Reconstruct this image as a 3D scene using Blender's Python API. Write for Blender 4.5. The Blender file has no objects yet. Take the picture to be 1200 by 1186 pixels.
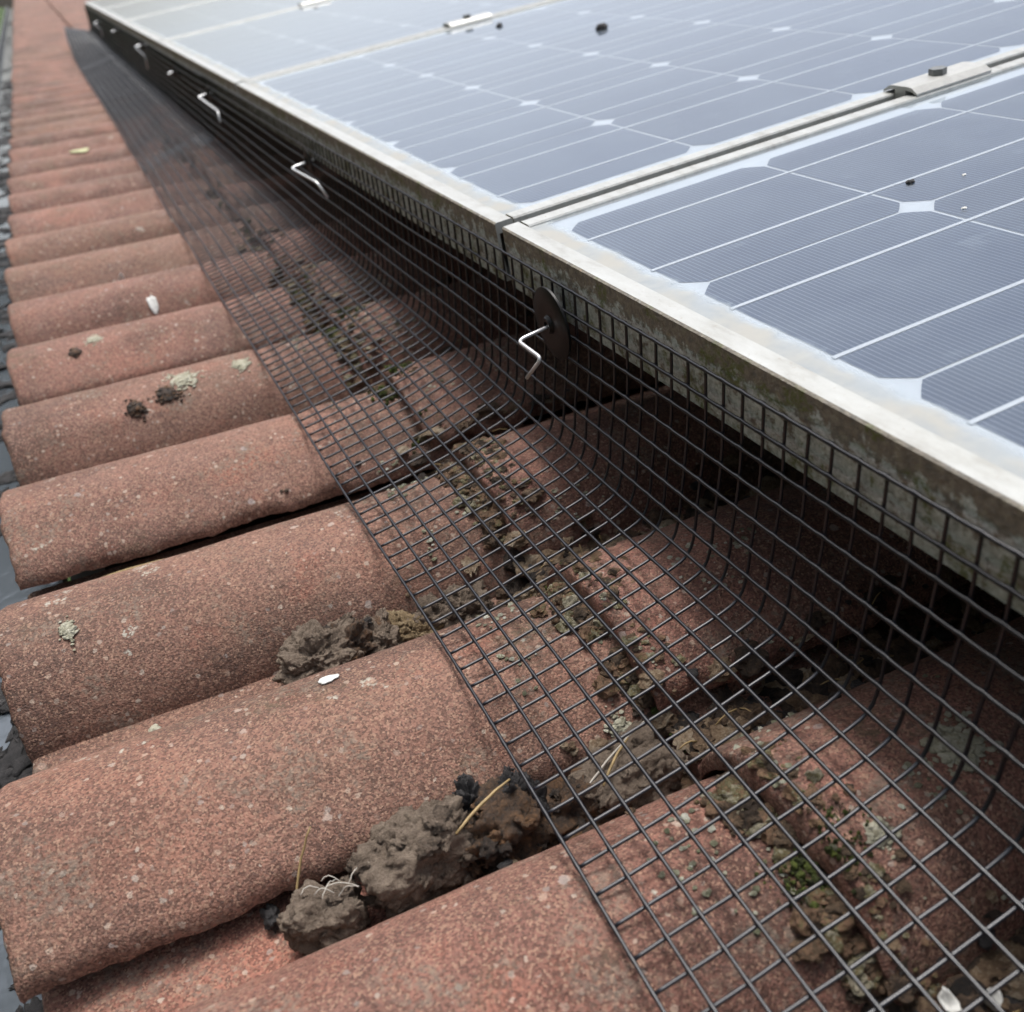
import bpy, math, random
from mathutils import Vector, Matrix, noise

random.seed(7)
SC = bpy.context.scene
COL = SC.collection
R = math.radians
MM = 0.001

# ------------------------------------------------------------------ roof frame
# local roof axes: x = up the slope, y = along the eave, z = normal to the panels
PITCH = R(22.0)
ROOF = Matrix.Translation((0, 0, 2.95)) @ Matrix.Rotation(-PITCH, 4, 'Y')

# ------------------------------------------------------------------ camera
cam = bpy.data.cameras.new('camera')
cam_o = bpy.data.objects.new('camera', cam)
COL.objects.link(cam_o)
cr, cd, cf = ((0.89558353, -0.40684152, -0.18002811),
              (-0.36561948, -0.44249775, -0.81885172),
              (0.25348084, 0.7991719, -0.54504288))
cl = Matrix(((cr[0], -cd[0], -cf[0], -0.18718),
             (cr[1], -cd[1], -cf[1], -0.50516),
             (cr[2], -cd[2], -cf[2], 0.17003),
             (0, 0, 0, 1)))
cam_o.matrix_world = ROOF @ cl
cam.sensor_fit = 'HORIZONTAL'
cam.sensor_width = 36
cam.lens = 36 * 1145.56 / 1200
cam.clip_start = 0.01
cam.clip_end = 500
cam.dof.use_dof = True
cam.dof.focus_distance = 0.44
cam.dof.aperture_fstop = 12.5
SC.camera = cam_o

# ------------------------------------------------------------------ world: bright overcast
SUN_EL, SUN_AZ = R(70), R(-32)          # azimuth measured from +Y towards +X
world = bpy.data.worlds.new('World')
SC.world = world
world.use_nodes = True
wt = world.node_tree
wt.nodes.clear()
sky = wt.nodes.new('ShaderNodeTexSky')
sky.sky_type = 'NISHITA'
sky.sun_disc = False
sky.sun_elevation = SUN_EL
sky.sun_rotation = SUN_AZ
sky.air_density = 1.0
sky.dust_density = 5.0
hs = wt.nodes.new('ShaderNodeHueSaturation')
hs.inputs['Saturation'].default_value = 0.48
bg = wt.nodes.new('ShaderNodeBackground')
bg.inputs['Strength'].default_value = 0.15
wo = wt.nodes.new('ShaderNodeOutputWorld')
wt.links.new(sky.outputs[0], hs.inputs['Color'])
wt.links.new(hs.outputs[0], bg.inputs['Color'])
wt.links.new(bg.outputs[0], wo.inputs['Surface'])
sl = bpy.data.lights.new('sun', 'SUN')
sl.energy = 1.4
sl.angle = R(14)
sl.color = (1.0, 0.985, 0.965)
so = bpy.data.objects.new('sun', sl)
COL.objects.link(so)
sd = Vector((math.sin(SUN_AZ) * math.cos(SUN_EL), math.cos(SUN_AZ) * math.cos(SUN_EL), math.sin(SUN_EL)))
so.rotation_euler = sd.to_track_quat('Z', 'Y').to_euler()
so.location = (0, 0, 8)

vs = SC.view_settings
vs.view_transform = 'Standard'
vs.look = 'None'
vs.exposure = 0.80
vs.gamma = 1.0
vs.use_curve_mapping = False


# ------------------------------------------------------------------ node helpers
class NT:
    def __init__(self, name):
        self.m = bpy.data.materials.new(name)
        self.m.use_nodes = True
        self.t = self.m.node_tree
        self.t.nodes.clear()
        self.out = self.t.nodes.new('ShaderNodeOutputMaterial')
        self.tc = None

    def n(self, kind, **kw):
        nd = self.t.nodes.new('ShaderNode' + kind)
        for k, v in kw.items():
            setattr(nd, k, v)
        return nd

    def put(self, sock, val):
        if isinstance(val, bpy.types.NodeSocket):
            self.t.links.new(val, sock)
        elif isinstance(val, (tuple, list)) and len(val) == 3 and sock.type == 'RGBA':
            sock.default_value = (*val, 1)
        else:
            sock.default_value = val

    def obj(self):
        if not self.tc:
            self.tc = self.n('TexCoord')
        return self.tc.outputs['Object']

    def nrm(self):
        self.obj()
        return self.tc.outputs['Normal']

    def mapping(self, vec, scale=(1, 1, 1), loc=(0, 0, 0)):
        nd = self.n('Mapping')
        self.put(nd.inputs['Vector'], vec)
        nd.inputs['Scale'].default_value = scale
        self.put(nd.inputs['Location'], loc)
        return nd.outputs[0]

    def noise(self, vec, scale, detail=3, rough=0.55, out='Fac'):
        nd = self.n('TexNoise')
        self.put(nd.inputs['Vector'], vec)
        nd.inputs['Scale'].default_value = scale
        nd.inputs['Detail'].default_value = detail
        nd.inputs['Roughness'].default_value = rough
        return nd.outputs[out]

    def voro(self, vec, scale, feature='F1', out='Distance', rnd=1.0):
        nd = self.n('TexVoronoi', feature=feature)
        self.put(nd.inputs['Vector'], vec)
        nd.inputs['Scale'].default_value = scale
        nd.inputs['Randomness'].default_value = rnd
        return nd.outputs[out]

    def math(self, op, a, b=0.0, c=0.0, clamp=False):
        nd = self.n('Math', operation=op, use_clamp=clamp)
        self.put(nd.inputs[0], a)
        self.put(nd.inputs[1], b)
        self.put(nd.inputs[2], c)
        return nd.outputs[0]

    def sep(self, vec):
        nd = self.n('SeparateXYZ')
        self.put(nd.inputs[0], vec)
        return nd.outputs

    def step(self, val, lo, hi, a=0.0, b=1.0):
        nd = self.n('MapRange')
        nd.interpolation_type = 'SMOOTHSTEP'
        self.put(nd.inputs['Value'], val)
        nd.inputs['From Min'].default_value = lo
        nd.inputs['From Max'].default_value = hi
        nd.inputs['To Min'].default_value = a
        nd.inputs['To Max'].default_value = b
        return nd.outputs[0]

    def mix(self, fac, a, b, blend='MIX'):
        nd = self.n('Mix', data_type='RGBA', blend_type=blend)
        self.put(nd.inputs[0], fac)
        self.put(nd.inputs[6], a)
        self.put(nd.inputs[7], b)
        return nd.outputs[2]

    def ramp(self, fac, stops):
        nd = self.n('ValToRGB')
        self.put(nd.inputs[0], fac)
        e = nd.color_ramp.elements
        while len(e) < len(stops):
            e.new(0.5)
        for el, (p, c) in zip(e, stops):
            el.position = p
            el.color = (*c, 1)
        return nd.outputs[0]

    def bump(self, h, dist, strength=1.0, normal=None):
        nd = self.n('Bump')
        self.put(nd.inputs['Height'], h)
        nd.inputs['Distance'].default_value = dist
        nd.inputs['Strength'].default_value = strength
        if normal is not None:
            self.put(nd.inputs['Normal'], normal)
        return nd.outputs[0]

    def bsdf(self, color, rough=0.5, metal=0.0, spec=0.5, normal=None, **kw):
        nd = self.n('BsdfPrincipled')
        self.put(nd.inputs['Base Color'], color)
        self.put(nd.inputs['Roughness'], rough)
        self.put(nd.inputs['Metallic'], metal)
        self.put(nd.inputs['Specular IOR Level'], spec)
        if normal is not None:
            self.put(nd.inputs['Normal'], normal)
        for k, v in kw.items():
            self.put(nd.inputs[k], v)
        return nd.outputs[0]

    def done(self, shader):
        self.t.links.new(shader, self.out.inputs['Surface'])
        return self.m


MAT = {}


def m_tile():
    t = NT('concrete_tile')
    oi = t.n('ObjectInfo')
    rnd = oi.outputs['Random']
    off = t.n('CombineXYZ')
    t.put(off.inputs[0], t.math('MULTIPLY', rnd, 13.0))
    t.put(off.inputs[1], t.math('MULTIPLY', rnd, 31.0))
    off = off.outputs[0]
    p = t.mapping(t.obj(), (1, 1, 1), off)
    big = t.noise(p, 9, 4, 0.6)
    mid = t.noise(p, 38, 4, 0.6)
    base = t.ramp(big, [(0.28, (0.118, 0.071, 0.053)), (0.42, (0.174, 0.086, 0.064)), (0.56, (0.206, 0.099, 0.074)), (0.72, (0.255, 0.110, 0.077))])
    tilt = t.mix(t.math('MULTIPLY', t.step(rnd, 0.35, 1.0), 0.55), base, (0.185, 0.105, 0.072))
    orange = t.math('MULTIPLY', t.step(t.noise(t.mapping(p, (1, 1, 1), (2, 9, 4)), 24, 4, 0.6), 0.58, 0.72), 0.42)
    tilt = t.mix(orange, tilt, (0.27, 0.100, 0.064))
    damp = t.step(t.noise(t.mapping(p, (0.55, 1, 1), (6, 3, 8)), 15, 5, 0.62), 0.36, 0.60, 0.62, 1.06)
    dv = t.n('CombineXYZ')
    for i in range(3):
        t.put(dv.inputs[i], damp)
    tilt = t.mix(1.0, tilt, dv.outputs[0], 'MULTIPLY')
    # sand grains
    gcol = t.voro(p, 1150, out='Color')
    gs = t.sep(gcol)
    grain = t.step(gs[0], 0.0, 1.0, 0.58, 1.40)
    gv = t.n('CombineXYZ')
    for i in range(3):
        t.put(gv.inputs[i], grain)
    c = t.mix(1.0, tilt, gv.outputs[0], 'MULTIPLY')
    warm = t.mix(t.math('MULTIPLY', t.step(gs[1], 0.76, 0.92), 0.65), c, (0.36, 0.225, 0.155))
    c = t.mix(t.math('MULTIPLY', t.step(gs[2], 0.82, 0.96), 0.5), warm, (0.085, 0.052, 0.044))
    # larger exposed aggregate
    pd = t.n('VectorMath', operation='ADD')
    t.put(pd.inputs[0], p)
    nz = t.n('VectorMath', operation='SCALE')
    t.put(nz.inputs[0], t.noise(p, 480, 2, 0.6, 'Color'))
    nz.inputs['Scale'].default_value = 0.0024
    t.put(pd.inputs[1], nz.outputs[0])
    pd = pd.outputs[0]
    ch = t.voro(pd, 300, out='Color')
    cd_ = t.voro(pd, 300)
    cs = t.sep(ch)
    chip = t.math('MULTIPLY', t.step(cs[0], 0.85, 0.90), t.step(cd_, 0.42, 0.30))
    chipc = t.ramp(cs[1], [(0.0, (0.44, 0.32, 0.24)), (0.4, (0.50, 0.43, 0.35)), (0.7, (0.24, 0.21, 0.19)), (1.0, (0.40, 0.24, 0.16))])
    c = t.mix(t.math('MULTIPLY', chip, 0.6), c, chipc)
    ch2 = t.voro(pd, 105, out='Color')
    cd2 = t.voro(pd, 105)
    cs2 = t.sep(ch2)
    chip2 = t.math('MULTIPLY', t.step(cs2[0], 0.945, 0.96), t.step(t.math('ADD', cd2, t.math('MULTIPLY', t.noise(p, 260, 3), 0.42)), 0.47, 0.40))
    c = t.mix(t.math('MULTIPLY', chip2, 0.5), c, t.ramp(cs2[1], [(0.0, (0.34, 0.33, 0.33)), (0.5, (0.55, 0.47, 0.40)), (1.0, (0.44, 0.30, 0.22))]))
    # grey weathering film and olive algae in uneven patches
    film = t.math('MULTIPLY', t.step(mid, 0.50, 0.66), t.step(t.noise(p, 420, 3), 0.40, 0.62))
    c = t.mix(t.math('MULTIPLY', film, 0.55), c, (0.195, 0.165, 0.130))
    alg = t.math('MULTIPLY', t.step(t.noise(t.mapping(p, (1, 1, 1), (3, 7, 1)), 17, 5, 0.65), 0.56, 0.72), t.step(t.noise(p, 260, 3), 0.42, 0.6))
    c = t.mix(t.math('MULTIPLY', alg, 0.7), c, (0.085, 0.068, 0.038))
    lich = t.math('MULTIPLY', t.step(t.noise(t.mapping(p, (1, 1, 1), (11, 2, 5)), 46, 3, 0.6), 0.68, 0.72), t.step(t.noise(p, 500, 2), 0.45, 0.56))
    c = t.mix(t.math('MULTIPLY', lich, 0.8), c, (0.44, 0.43, 0.36))
    h = t.math('ADD', t.math('MULTIPLY', t.voro(p, 950), -0.5), t.math('MULTIPLY', t.noise(p, 1700, 3, 0.7), 0.7))
    h = t.math('ADD', h, t.math('MULTIPLY', t.noise(p, 420, 3, 0.6), 0.6))
    h = t.math('ADD', h, t.math('MULTIPLY', t.noise(p, 120, 3), 0.8))
    nb = t.bump(h, 0.0008, 1.0)
    return t.done(t.bsdf(c, t.step(mid, 0.3, 0.7, 0.62, 0.86), 0, 0.38, nb))


def m_cell():
    t = NT('solar_cell_silicon')
    x, y, z = t.sep(t.obj())
    f = t.math('FRACT', t.math('MULTIPLY', x, 1000 / 2.45))
    line = t.step(t.math('ABSOLUTE', t.math('SUBTRACT', f, 0.5)), 0.10, 0.05)
    oi = t.n('ObjectInfo')
    v = t.mix(oi.outputs['Random'], (0.006, 0.026, 0.070), (0.010, 0.034, 0.086))
    c = t.mix(t.math('MULTIPLY', line, 0.5), v, (0.26, 0.31, 0.38))
    return t.done(t.bsdf(c, 0.45, 0.0, 0.3))


def m_glass():
    t = NT('panel_glass')
    p = t.obj()
    lw = t.n('Fresnel')
    lw.inputs['IOR'].default_value = 1.72
    gl = t.n('BsdfGlossy')
    gl.inputs['Roughness'].default_value = 0.05
    gl.inputs['Color'].default_value = (1, 1, 1, 1)
    tr = t.n('BsdfTransparent')
    ms = t.n('MixShader')
    t.put(ms.inputs[0], lw.outputs[0])
    t.put(ms.inputs[1], tr.outputs[0])
    t.put(ms.inputs[2], gl.outputs[0])
    # thin film of dust, thicker where rain water dries along the lower rim
    x, y, z = t.sep(p)
    n1 = t.noise(p, 14, 5, 0.62)
    n2 = t.noise(t.mapping(p, (0.35, 1, 1)), 120, 4, 0.65)
    spots = t.step(t.noise(t.mapping(p, (0.6, 1, 1), (5, 1, 2)), 55, 3, 0.6), 0.63, 0.72)
    d = t.math('ADD', t.math('MULTIPLY', t.step(n1, 0.3, 0.75), 0.05), t.math('MULTIPLY', n2, 0.085))
    d = t.math('ADD', d, t.math('MULTIPLY', spots, 0.06))
    edge = t.step(t.math('ADD', x, t.math('MULTIPLY', t.noise(p, 60, 4), 0.012)), 0.033, 0.024)
    silt = t.math('MULTIPLY', edge, t.step(t.noise(p, 40, 4), 0.3, 0.65, 0.55, 0.92))
    fac = t.math('ADD', d, silt, clamp=True)
    col = t.mix(silt, (0.40, 0.475, 0.53), (0.335, 0.325, 0.295))
    df = t.n('BsdfDiffuse')
    t.put(df.inputs[0], col)
    m2 = t.n('MixShader')
    t.put(m2.inputs[0], fac)
    t.put(m2.inputs[1], ms.outputs[0])
    t.put(m2.inputs[2], df.outputs[0])
    return t.done(m2.outputs[0])


def m_frame():
    t = NT('weathered_aluminium')
    p = t.obj()
    nx, ny, nz = t.sep(t.nrm())
    g = t.n('Attribute')
    g.attribute_name = 'tone'
    stain = t.noise(t.mapping(p, (3, 1, 1)), 45, 5, 0.65)
    top = t.ramp(stain, [(0.25, (0.27, 0.265, 0.24)), (0.46, (0.365, 0.37, 0.35)), (0.7, (0.415, 0.425, 0.41))])
    spk = t.step(t.noise(p, 520, 3, 0.6), 0.62, 0.72)
    top = t.mix(t.math('MULTIPLY', spk, 0.5), top, (0.25, 0.21, 0.16))
    q = t.mapping(p, (1, 1, 1.15))
    a = t.noise(q, 105, 6, 0.72)
    b = t.noise(t.mapping(q, (1, 1, 1), (3, 3, 3)), 340, 5, 0.72)
    zc = t.sep(p)[2]
    face = t.ramp(b, [(0.30, (0.22, 0.23, 0.19)), (0.48, (0.50, 0.52, 0.47)), (0.70, (0.70, 0.72, 0.68))])
    crust = t.step(t.math('ADD', a, t.math('MULTIPLY', t.step(zc, 0.018, 0.034), 0.22)), 0.51, 0.62)
    crustc = t.ramp(t.noise(q, 240, 3), [(0.3, (0.085, 0.065, 0.045)), (0.5, (0.17, 0.125, 0.085)), (0.68, (0.24, 0.20, 0.13)), (0.78, (0.34, 0.17, 0.07))])
    face = t.mix(t.math('MULTIPLY', crust, 0.85), face, crustc)
    moss = t.math('MULTIPLY', t.step(t.noise(t.mapping(q, (1, 1, 1), (9, 4, 2)), 48, 4, 0.65), 0.53, 0.62), t.step(b, 0.40, 0.56))
    face = t.mix(t.math('MULTIPLY', moss, 0.9), face, (0.13, 0.145, 0.04))
    side = t.step(t.math('MULTIPLY', nx, -1.0), 0.5, 0.8)
    c = t.mix(side, top, face)
    nb = t.bump(t.math('ADD', a, t.math('MULTIPLY', b, 0.6)), 0.0012, t.math('MULTIPLY', side, 0.9)) if False else t.bump(t.math('MULTIPLY', t.math('ADD', a, b), t.math('ADD', t.math('MULTIPLY', side, 0.85), 0.15)), 0.0014, 0.8)
    return t.done(t.bsdf(c, t.math('ADD', 0.42, t.math('MULTIPLY', side, 0.4)), t.math('MULTIPLY', t.math('SUBTRACT', 1.0, side), 0.25), 0.4, nb))


def simple(name, col, rough=0.5, metal=0.0, spec=0.5, var=0.0, scale=60, bump=0.0, bscale=300):
    t = NT(name)
    c = col
    if var:
        n = t.noise(t.obj(), scale, 4, 0.6)
        c = t.ramp(n, [(0.3, tuple(k * (1 - var) for k in col)), (0.7, tuple(min(1, k * (1 + var)) for k in col))])
    nb = t.bump(t.noise(t.obj(), bscale, 4, 0.65), bump) if bump else None
    return t.done(t.bsdf(c, rough, metal, spec, nb))


def m_earth(name, stops, scale=70, bump=0.002, wet=0.8, island=0.0):
    t = NT(name)
    p = t.obj()
    n = t.noise(p, scale, 6, 0.7)
    n2 = t.noise(p, scale * 6, 4, 0.7)
    k = t.math('ADD', t.math('MULTIPLY', n, 0.6), t.math('MULTIPLY', n2, 0.4))
    if island:
        geo = t.n('NewGeometry')
        k = t.math('ADD', k, t.math('MULTIPLY', t.math('SUBTRACT', geo.outputs['Random Per Island'], 0.5), island))
    c = t.ramp(k, stops)
    n3 = t.noise(p, scale * 22, 4, 0.7)
    h = t.math('ADD', t.math('MULTIPLY', n, 0.8), t.math('ADD', t.math('MULTIPLY', n2, 0.8), t.math('MULTIPLY', n3, 0.45)))
    return t.done(t.bsdf(c, wet, 0, 0.35, t.bump(h, bump)))


MAT['tile'] = m_tile()
MAT['cell'] = m_cell()
MAT['glass'] = m_glass()
MAT['frame'] = m_frame()
MAT['alu'] = simple('mill_aluminium', (0.36, 0.36, 0.34), 0.42, 0.35, 0.5, 0.12, 120, 0.0002, 900)
MAT['rod'] = simple('bright_aluminium_rod', (0.72, 0.73, 0.74), 0.34, 0.55, 0.5, 0.06, 200)
MAT['bolt'] = simple('dull_steel', (0.16, 0.165, 0.16), 0.45, 0.6, 0.5, 0.2, 400)
MAT['back'] = simple('white_backsheet', (0.38, 0.43, 0.48), 0.6, 0, 0.3, 0.04, 40)
MAT['ribbon'] = simple('tinned_ribbon', (0.46, 0.51, 0.56), 0.45, 0.3, 0.4)
MAT['wire'] = simple('black_coated_wire', (0.004, 0.005, 0.009), 0.32, 0, 0.72, 0.2, 300)
MAT['plastic'] = simple('black_plastic', (0.004, 0.004, 0.0045), 0.42, 0, 0.3)
MAT['deck'] = simple('dark_underlay', (0.035, 0.028, 0.024), 0.9, 0, 0.2, 0.3, 30)
MAT['earth'] = m_earth('dry_mud', [(0.28, (0.036, 0.027, 0.020)), (0.42, (0.135, 0.100, 0.073)), (0.54, (0.235, 0.180, 0.134)), (0.68, (0.34, 0.27, 0.205))], 130, 0.0034, 0.85, 0.2)
MAT['litter'] = m_earth('dark_litter', [(0.30, (0.010, 0.009, 0.009)), (0.48, (0.050, 0.036, 0.027)), (0.58, (0.105, 0.062, 0.036)), (0.66, (0.17, 0.092, 0.045))], 120, 0.002, 0.5, 0.25)
MAT['grime'] = m_earth('black_grime', [(0.32, (0.008, 0.008, 0.009)), (0.55, (0.045, 0.042, 0.042)), (0.70, (0.12, 0.11, 0.105))], 150, 0.0015, 0.5)
MAT['ochre'] = m_earth('ochre_clod', [(0.32, (0.09, 0.06, 0.03)), (0.5, (0.23, 0.165, 0.09)), (0.66, (0.32, 0.26, 0.16))], 150, 0.0012)
MAT['moss'] = m_earth('moss_green', [(0.28, (0.020, 0.022, 0.008)), (0.5, (0.055, 0.070, 0.014)), (0.72, (0.12, 0.15, 0.028))], 300, 0.001, 0.8, 0.35)
MAT['crust'] = m_earth('moss_crust', [(0.30, (0.035, 0.024, 0.016)), (0.44, (0.105, 0.070, 0.042)), (0.54, (0.20, 0.115, 0.070)), (0.62, (0.115, 0.105, 0.045)), (0.72, (0.30, 0.27, 0.20))], 160, 0.0015, 0.8, 0.4)
MAT['crumbs'] = m_earth('brown_crumbs', [(0.26, (0.012, 0.010, 0.009)), (0.42, (0.055, 0.038, 0.027)), (0.54, (0.125, 0.080, 0.048)), (0.64, (0.205, 0.145, 0.090)), (0.76, (0.33, 0.28, 0.21))], 150, 0.0015, 0.7, 0.42)
MAT['scurf'] = m_earth('lichen_scurf', [(0.26, (0.10, 0.105, 0.06)), (0.45, (0.22, 0.215, 0.15)), (0.62, (0.36, 0.36, 0.29)), (0.78, (0.52, 0.52, 0.46))], 300, 0.0008, 0.85, 0.4)
MAT['straw'] = simple('dry_straw', (0.30, 0.215, 0.10), 0.6, 0, 0.4, 0.3, 200)
MAT['fibre'] = simple('pale_fibre', (0.40, 0.37, 0.32), 0.7, 0, 0.3)
MAT['lichen'] = m_earth('pale_lichen', [(0.3, (0.24, 0.22, 0.15)), (0.5, (0.40, 0.385, 0.29)), (0.7, (0.50, 0.48, 0.39))], 300, 0.0008, 0.85, 0.25)
MAT['white'] = simple('white_scrap', (0.56, 0.56, 0.53), 0.6, 0, 0.4, 0.2, 300)
MAT['leaf'] = simple('faded_leaf', (0.46, 0.45, 0.25), 0.6, 0, 0.3, 0.2, 120)
MAT['gutter'] = simple('grey_gutter', (0.10, 0.105, 0.11), 0.5, 0.1, 0.4, 0.3, 40, 0.0005, 200)
MAT['fascia'] = simple('painted_fascia', (0.16, 0.15, 0.14), 0.6, 0, 0.4, 0.2, 20)


def m_water():
    t = NT('standing_water')
    return t.done(t.bsdf((0.10, 0.115, 0.13), 0.08, 0.3, 0.6, t.bump(t.noise(t.obj(), 60, 2), 0.0006)))


def m_lawn():
    t = NT('lawn_grass')
    n = t.noise(t.obj(), 1.1, 6, 0.65)
    c = t.ramp(n, [(0.3, (0.018, 0.030, 0.010)), (0.5, (0.045, 0.075, 0.022)), (0.7, (0.09, 0.12, 0.045))])
    return t.done(t.bsdf(c, 0.9, 0, 0.2, t.bump(t.noise(t.obj(), 20, 4), 0.05)))


MAT['water'] = m_water()
MAT['lawn'] = m_lawn()


# ------------------------------------------------------------------ object helpers
def mesh(name, verts, faces, mat, smooth=False):
    me = bpy.data.meshes.new(name)
    me.from_pydata(verts, [], faces)
    me.materials.append(mat)
    if smooth:
        me.polygons.foreach_set('use_smooth', [True] * len(me.polygons))
    me.update()
    return me


def top(name, me, loc, label, cat=None, group=None, kind=None, rot=None):
    """top-level object standing in the roof frame at loc (metres)"""
    o = bpy.data.objects.new(name, me)
    COL.objects.link(o)
    o.matrix_world = ROOF @ Matrix.Translation(loc) @ (rot if rot is not None else Matrix.Identity(4))
    if label:
        o['label'] = label
    if cat:
        o['category'] = cat
    if group:
        o['group'] = group
    if kind:
        o['kind'] = kind
    return o


def part(name, me, parent, loc=(0, 0, 0), rot=None, kind=None):
    o = bpy.data.objects.new(name, me)
    COL.objects.link(o)
    o.parent = parent
    o.location = loc
    if rot is not None:
        o.rotation_euler = rot
    if kind:
        o['kind'] = kind
    return o


class MB:
    def __init__(self):
        self.v, self.f = [], []

    def box(self, a, b):
        n = len(self.v)
        for x in (a[0], b[0]):
            for y in (a[1], b[1]):
                for z in (a[2], b[2]):
                    self.v.append((x, y, z))
        for q in ((0, 1, 3, 2), (4, 6, 7, 5), (0, 4, 5, 1), (2, 3, 7, 6), (0, 2, 6, 4), (1, 5, 7, 3)):
            self.f.append(tuple(n + i for i in q))
        return self

    def prism(self, prof, y0, y1, axis='y'):
        """closed profile of (x, z) extruded along y (or profile of (y, z) along x)"""
        n = len(self.v)
        k = len(prof)
        for yy in (y0, y1):
            for p, z in prof:
                self.v.append((p, yy, z) if axis == 'y' else (yy, p, z))
        for i in range(k):
            j = (i + 1) % k
            self.f.append((n + i, n + j, n + k + j, n + k + i))
        self.f.append(tuple(n + i for i in range(k))[::-1])
        self.f.append(tuple(n + k + i for i in range(k)))
        return self

    def tube(self, pts, rad, sides=6, cap=True):
        n = len(self.v)
        pts = [Vector(p) for p in pts]
        rr = rad if isinstance(rad, (list, tuple)) else [rad] * len(pts)
        up = None
        for i, p in enumerate(pts):
            a = pts[max(0, i - 1)]
            b = pts[min(len(pts) - 1, i + 1)]
            d = (b - a).normalized()
            if up is None:
                up = d.orthogonal().normalized()
            else:
                up = (up - d * up.dot(d)).normalized()
            s = d.cross(up)
            for k in range(sides):
                an = 2 * math.pi * k / sides
                self.v.append(tuple(p + (up * math.cos(an) + s * math.sin(an)) * rr[i]))
        m = len(pts)
        for i in range(m - 1):
            for k in range(sides):
                k2 = (k + 1) % sides
                self.f.append((n + i * sides + k, n + i * sides + k2, n + (i + 1) * sides + k2, n + (i + 1) * sides + k))
        if cap:
            self.f.append(tuple(n + k for k in range(sides))[::-1])
            self.f.append(tuple(n + (m - 1) * sides + k for k in range(sides)))
        return self

    def add(self, verts, faces):
        n = len(self.v)
        self.v += verts
        self.f += [tuple(n + i for i in q) for q in faces]
        return self

    def mesh(self, name, mat, smooth=False):
        return mesh(name, self.v, self.f, mat, smooth)


def ico(sub):
    t = (1 + 5 ** .5) / 2
    v = [Vector(p).normalized() for p in ((-1, t, 0), (1, t, 0), (-1, -t, 0), (1, -t, 0), (0, -1, t), (0, 1, t), (0, -1, -t), (0, 1, -t), (t, 0, -1), (t, 0, 1), (-t, 0, -1), (-t, 0, 1))]
    f = [(0, 11, 5), (0, 5, 1), (0, 1, 7), (0, 7, 10), (0, 10, 11), (1, 5, 9), (5, 11, 4), (11, 10, 2), (10, 7, 6), (7, 1, 8), (3, 9, 4), (3, 4, 2), (3, 2, 6), (3, 6, 8), (3, 8, 9), (4, 9, 5), (2, 4, 11), (6, 2, 10), (8, 6, 7), (9, 8, 1)]
    for _ in range(sub):
        mid, nf = {}, []

        def m(a, b):
            k = (min(a, b), max(a, b))
            if k not in mid:
                mid[k] = len(v)
                v.append(((v[a] + v[b]) / 2).normalized())
            return mid[k]
        for a, b, c in f:
            x, y, z = m(a, b), m(b, c), m(c, a)
            nf += [(a, x, z), (b, y, x), (c, z, y), (x, y, z)]
        f = nf
    return v, f


ICO = [ico(i) for i in range(6)]


def blob(size, sub, seed, rough=0.45, freq=1.6, fine=0.12, boxy=0.0):
    """lumpy clod: noise-displaced sphere; boxy > 0 makes it slab-like with broken faces"""
    sv, f = ICO[sub]
    o = Vector((seed * 3.17, seed * 1.91, -seed * 2.33))
    out = []
    for p in sv:
        q = p
        if boxy:
            m = max(abs(p.x), abs(p.y), abs(p.z))
            q = p.lerp(p / m * 0.85, boxy)
        d = 1 + rough * noise.noise(p * freq + o) + 0.5 * rough * noise.noise(p * freq * 2.3 + o)
        if sub > 2:
            d += fine * (0.55 * noise.noise(p * freq * 5.1 + o) + 0.35 * noise.noise(p * freq * 10.7 + o) + 0.22 * noise.noise(p * freq * 23 + o))
        out.append((q.x * size[0] * d, q.y * size[1] * d, q.z * size[2] * d))
    return out, f


# ------------------------------------------------------------------ tile geometry
P = 0.143            # roll spacing
UA = -0.177          # crest of the first full roll
RAD = 0.066
PAN = 0.041
NOSE = [-0.318, -0.056, 0.206]
CREST = [-0.112 - 0.09 * (NOSE[0] + 0.2), -0.1105, -0.1195]
SLOPE = -0.09


def sag(y):
    """depth of the tile surface below the crest, y measured from the first crest"""
    if y < 0:
        a = -y
        s = RAD - math.sqrt(max(0, RAD * RAD - a * a))
        k = max(0, (a - 0.030) / 0.028)
        return s - 0.0095 * k * k
    y = y % P if y < 1.5 * P else y - P
    a = min(y, P - y) if y <= P and y >= 0 and True else y
    return sag_half(a)


def sag_half(a):
    """barrel roll with steep flanks, a short fillet and a flat pan"""
    k = min(1.0, a / 0.0575)
    return PAN * (1 - (1 - k ** 2.5) ** 0.75)


def sag_tile(y):
    if y < 0:
        return sag(y)
    if y <= P:
        return sag_half(min(y, P - y))
    return sag_half(min(y - P, 0.07))


def tile_height(v, u):
    """roof surface in the roof frame at (v, u)"""
    c = 0 if v < NOSE[1] else 1 if v < NOSE[2] else 2
    y = (u - UA) % (2 * P)
    if y > 2 * P - 0.058:
        y -= 2 * P
    return CREST[c] + SLOPE * (v - NOSE[c]) - sag_tile(y)


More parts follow.
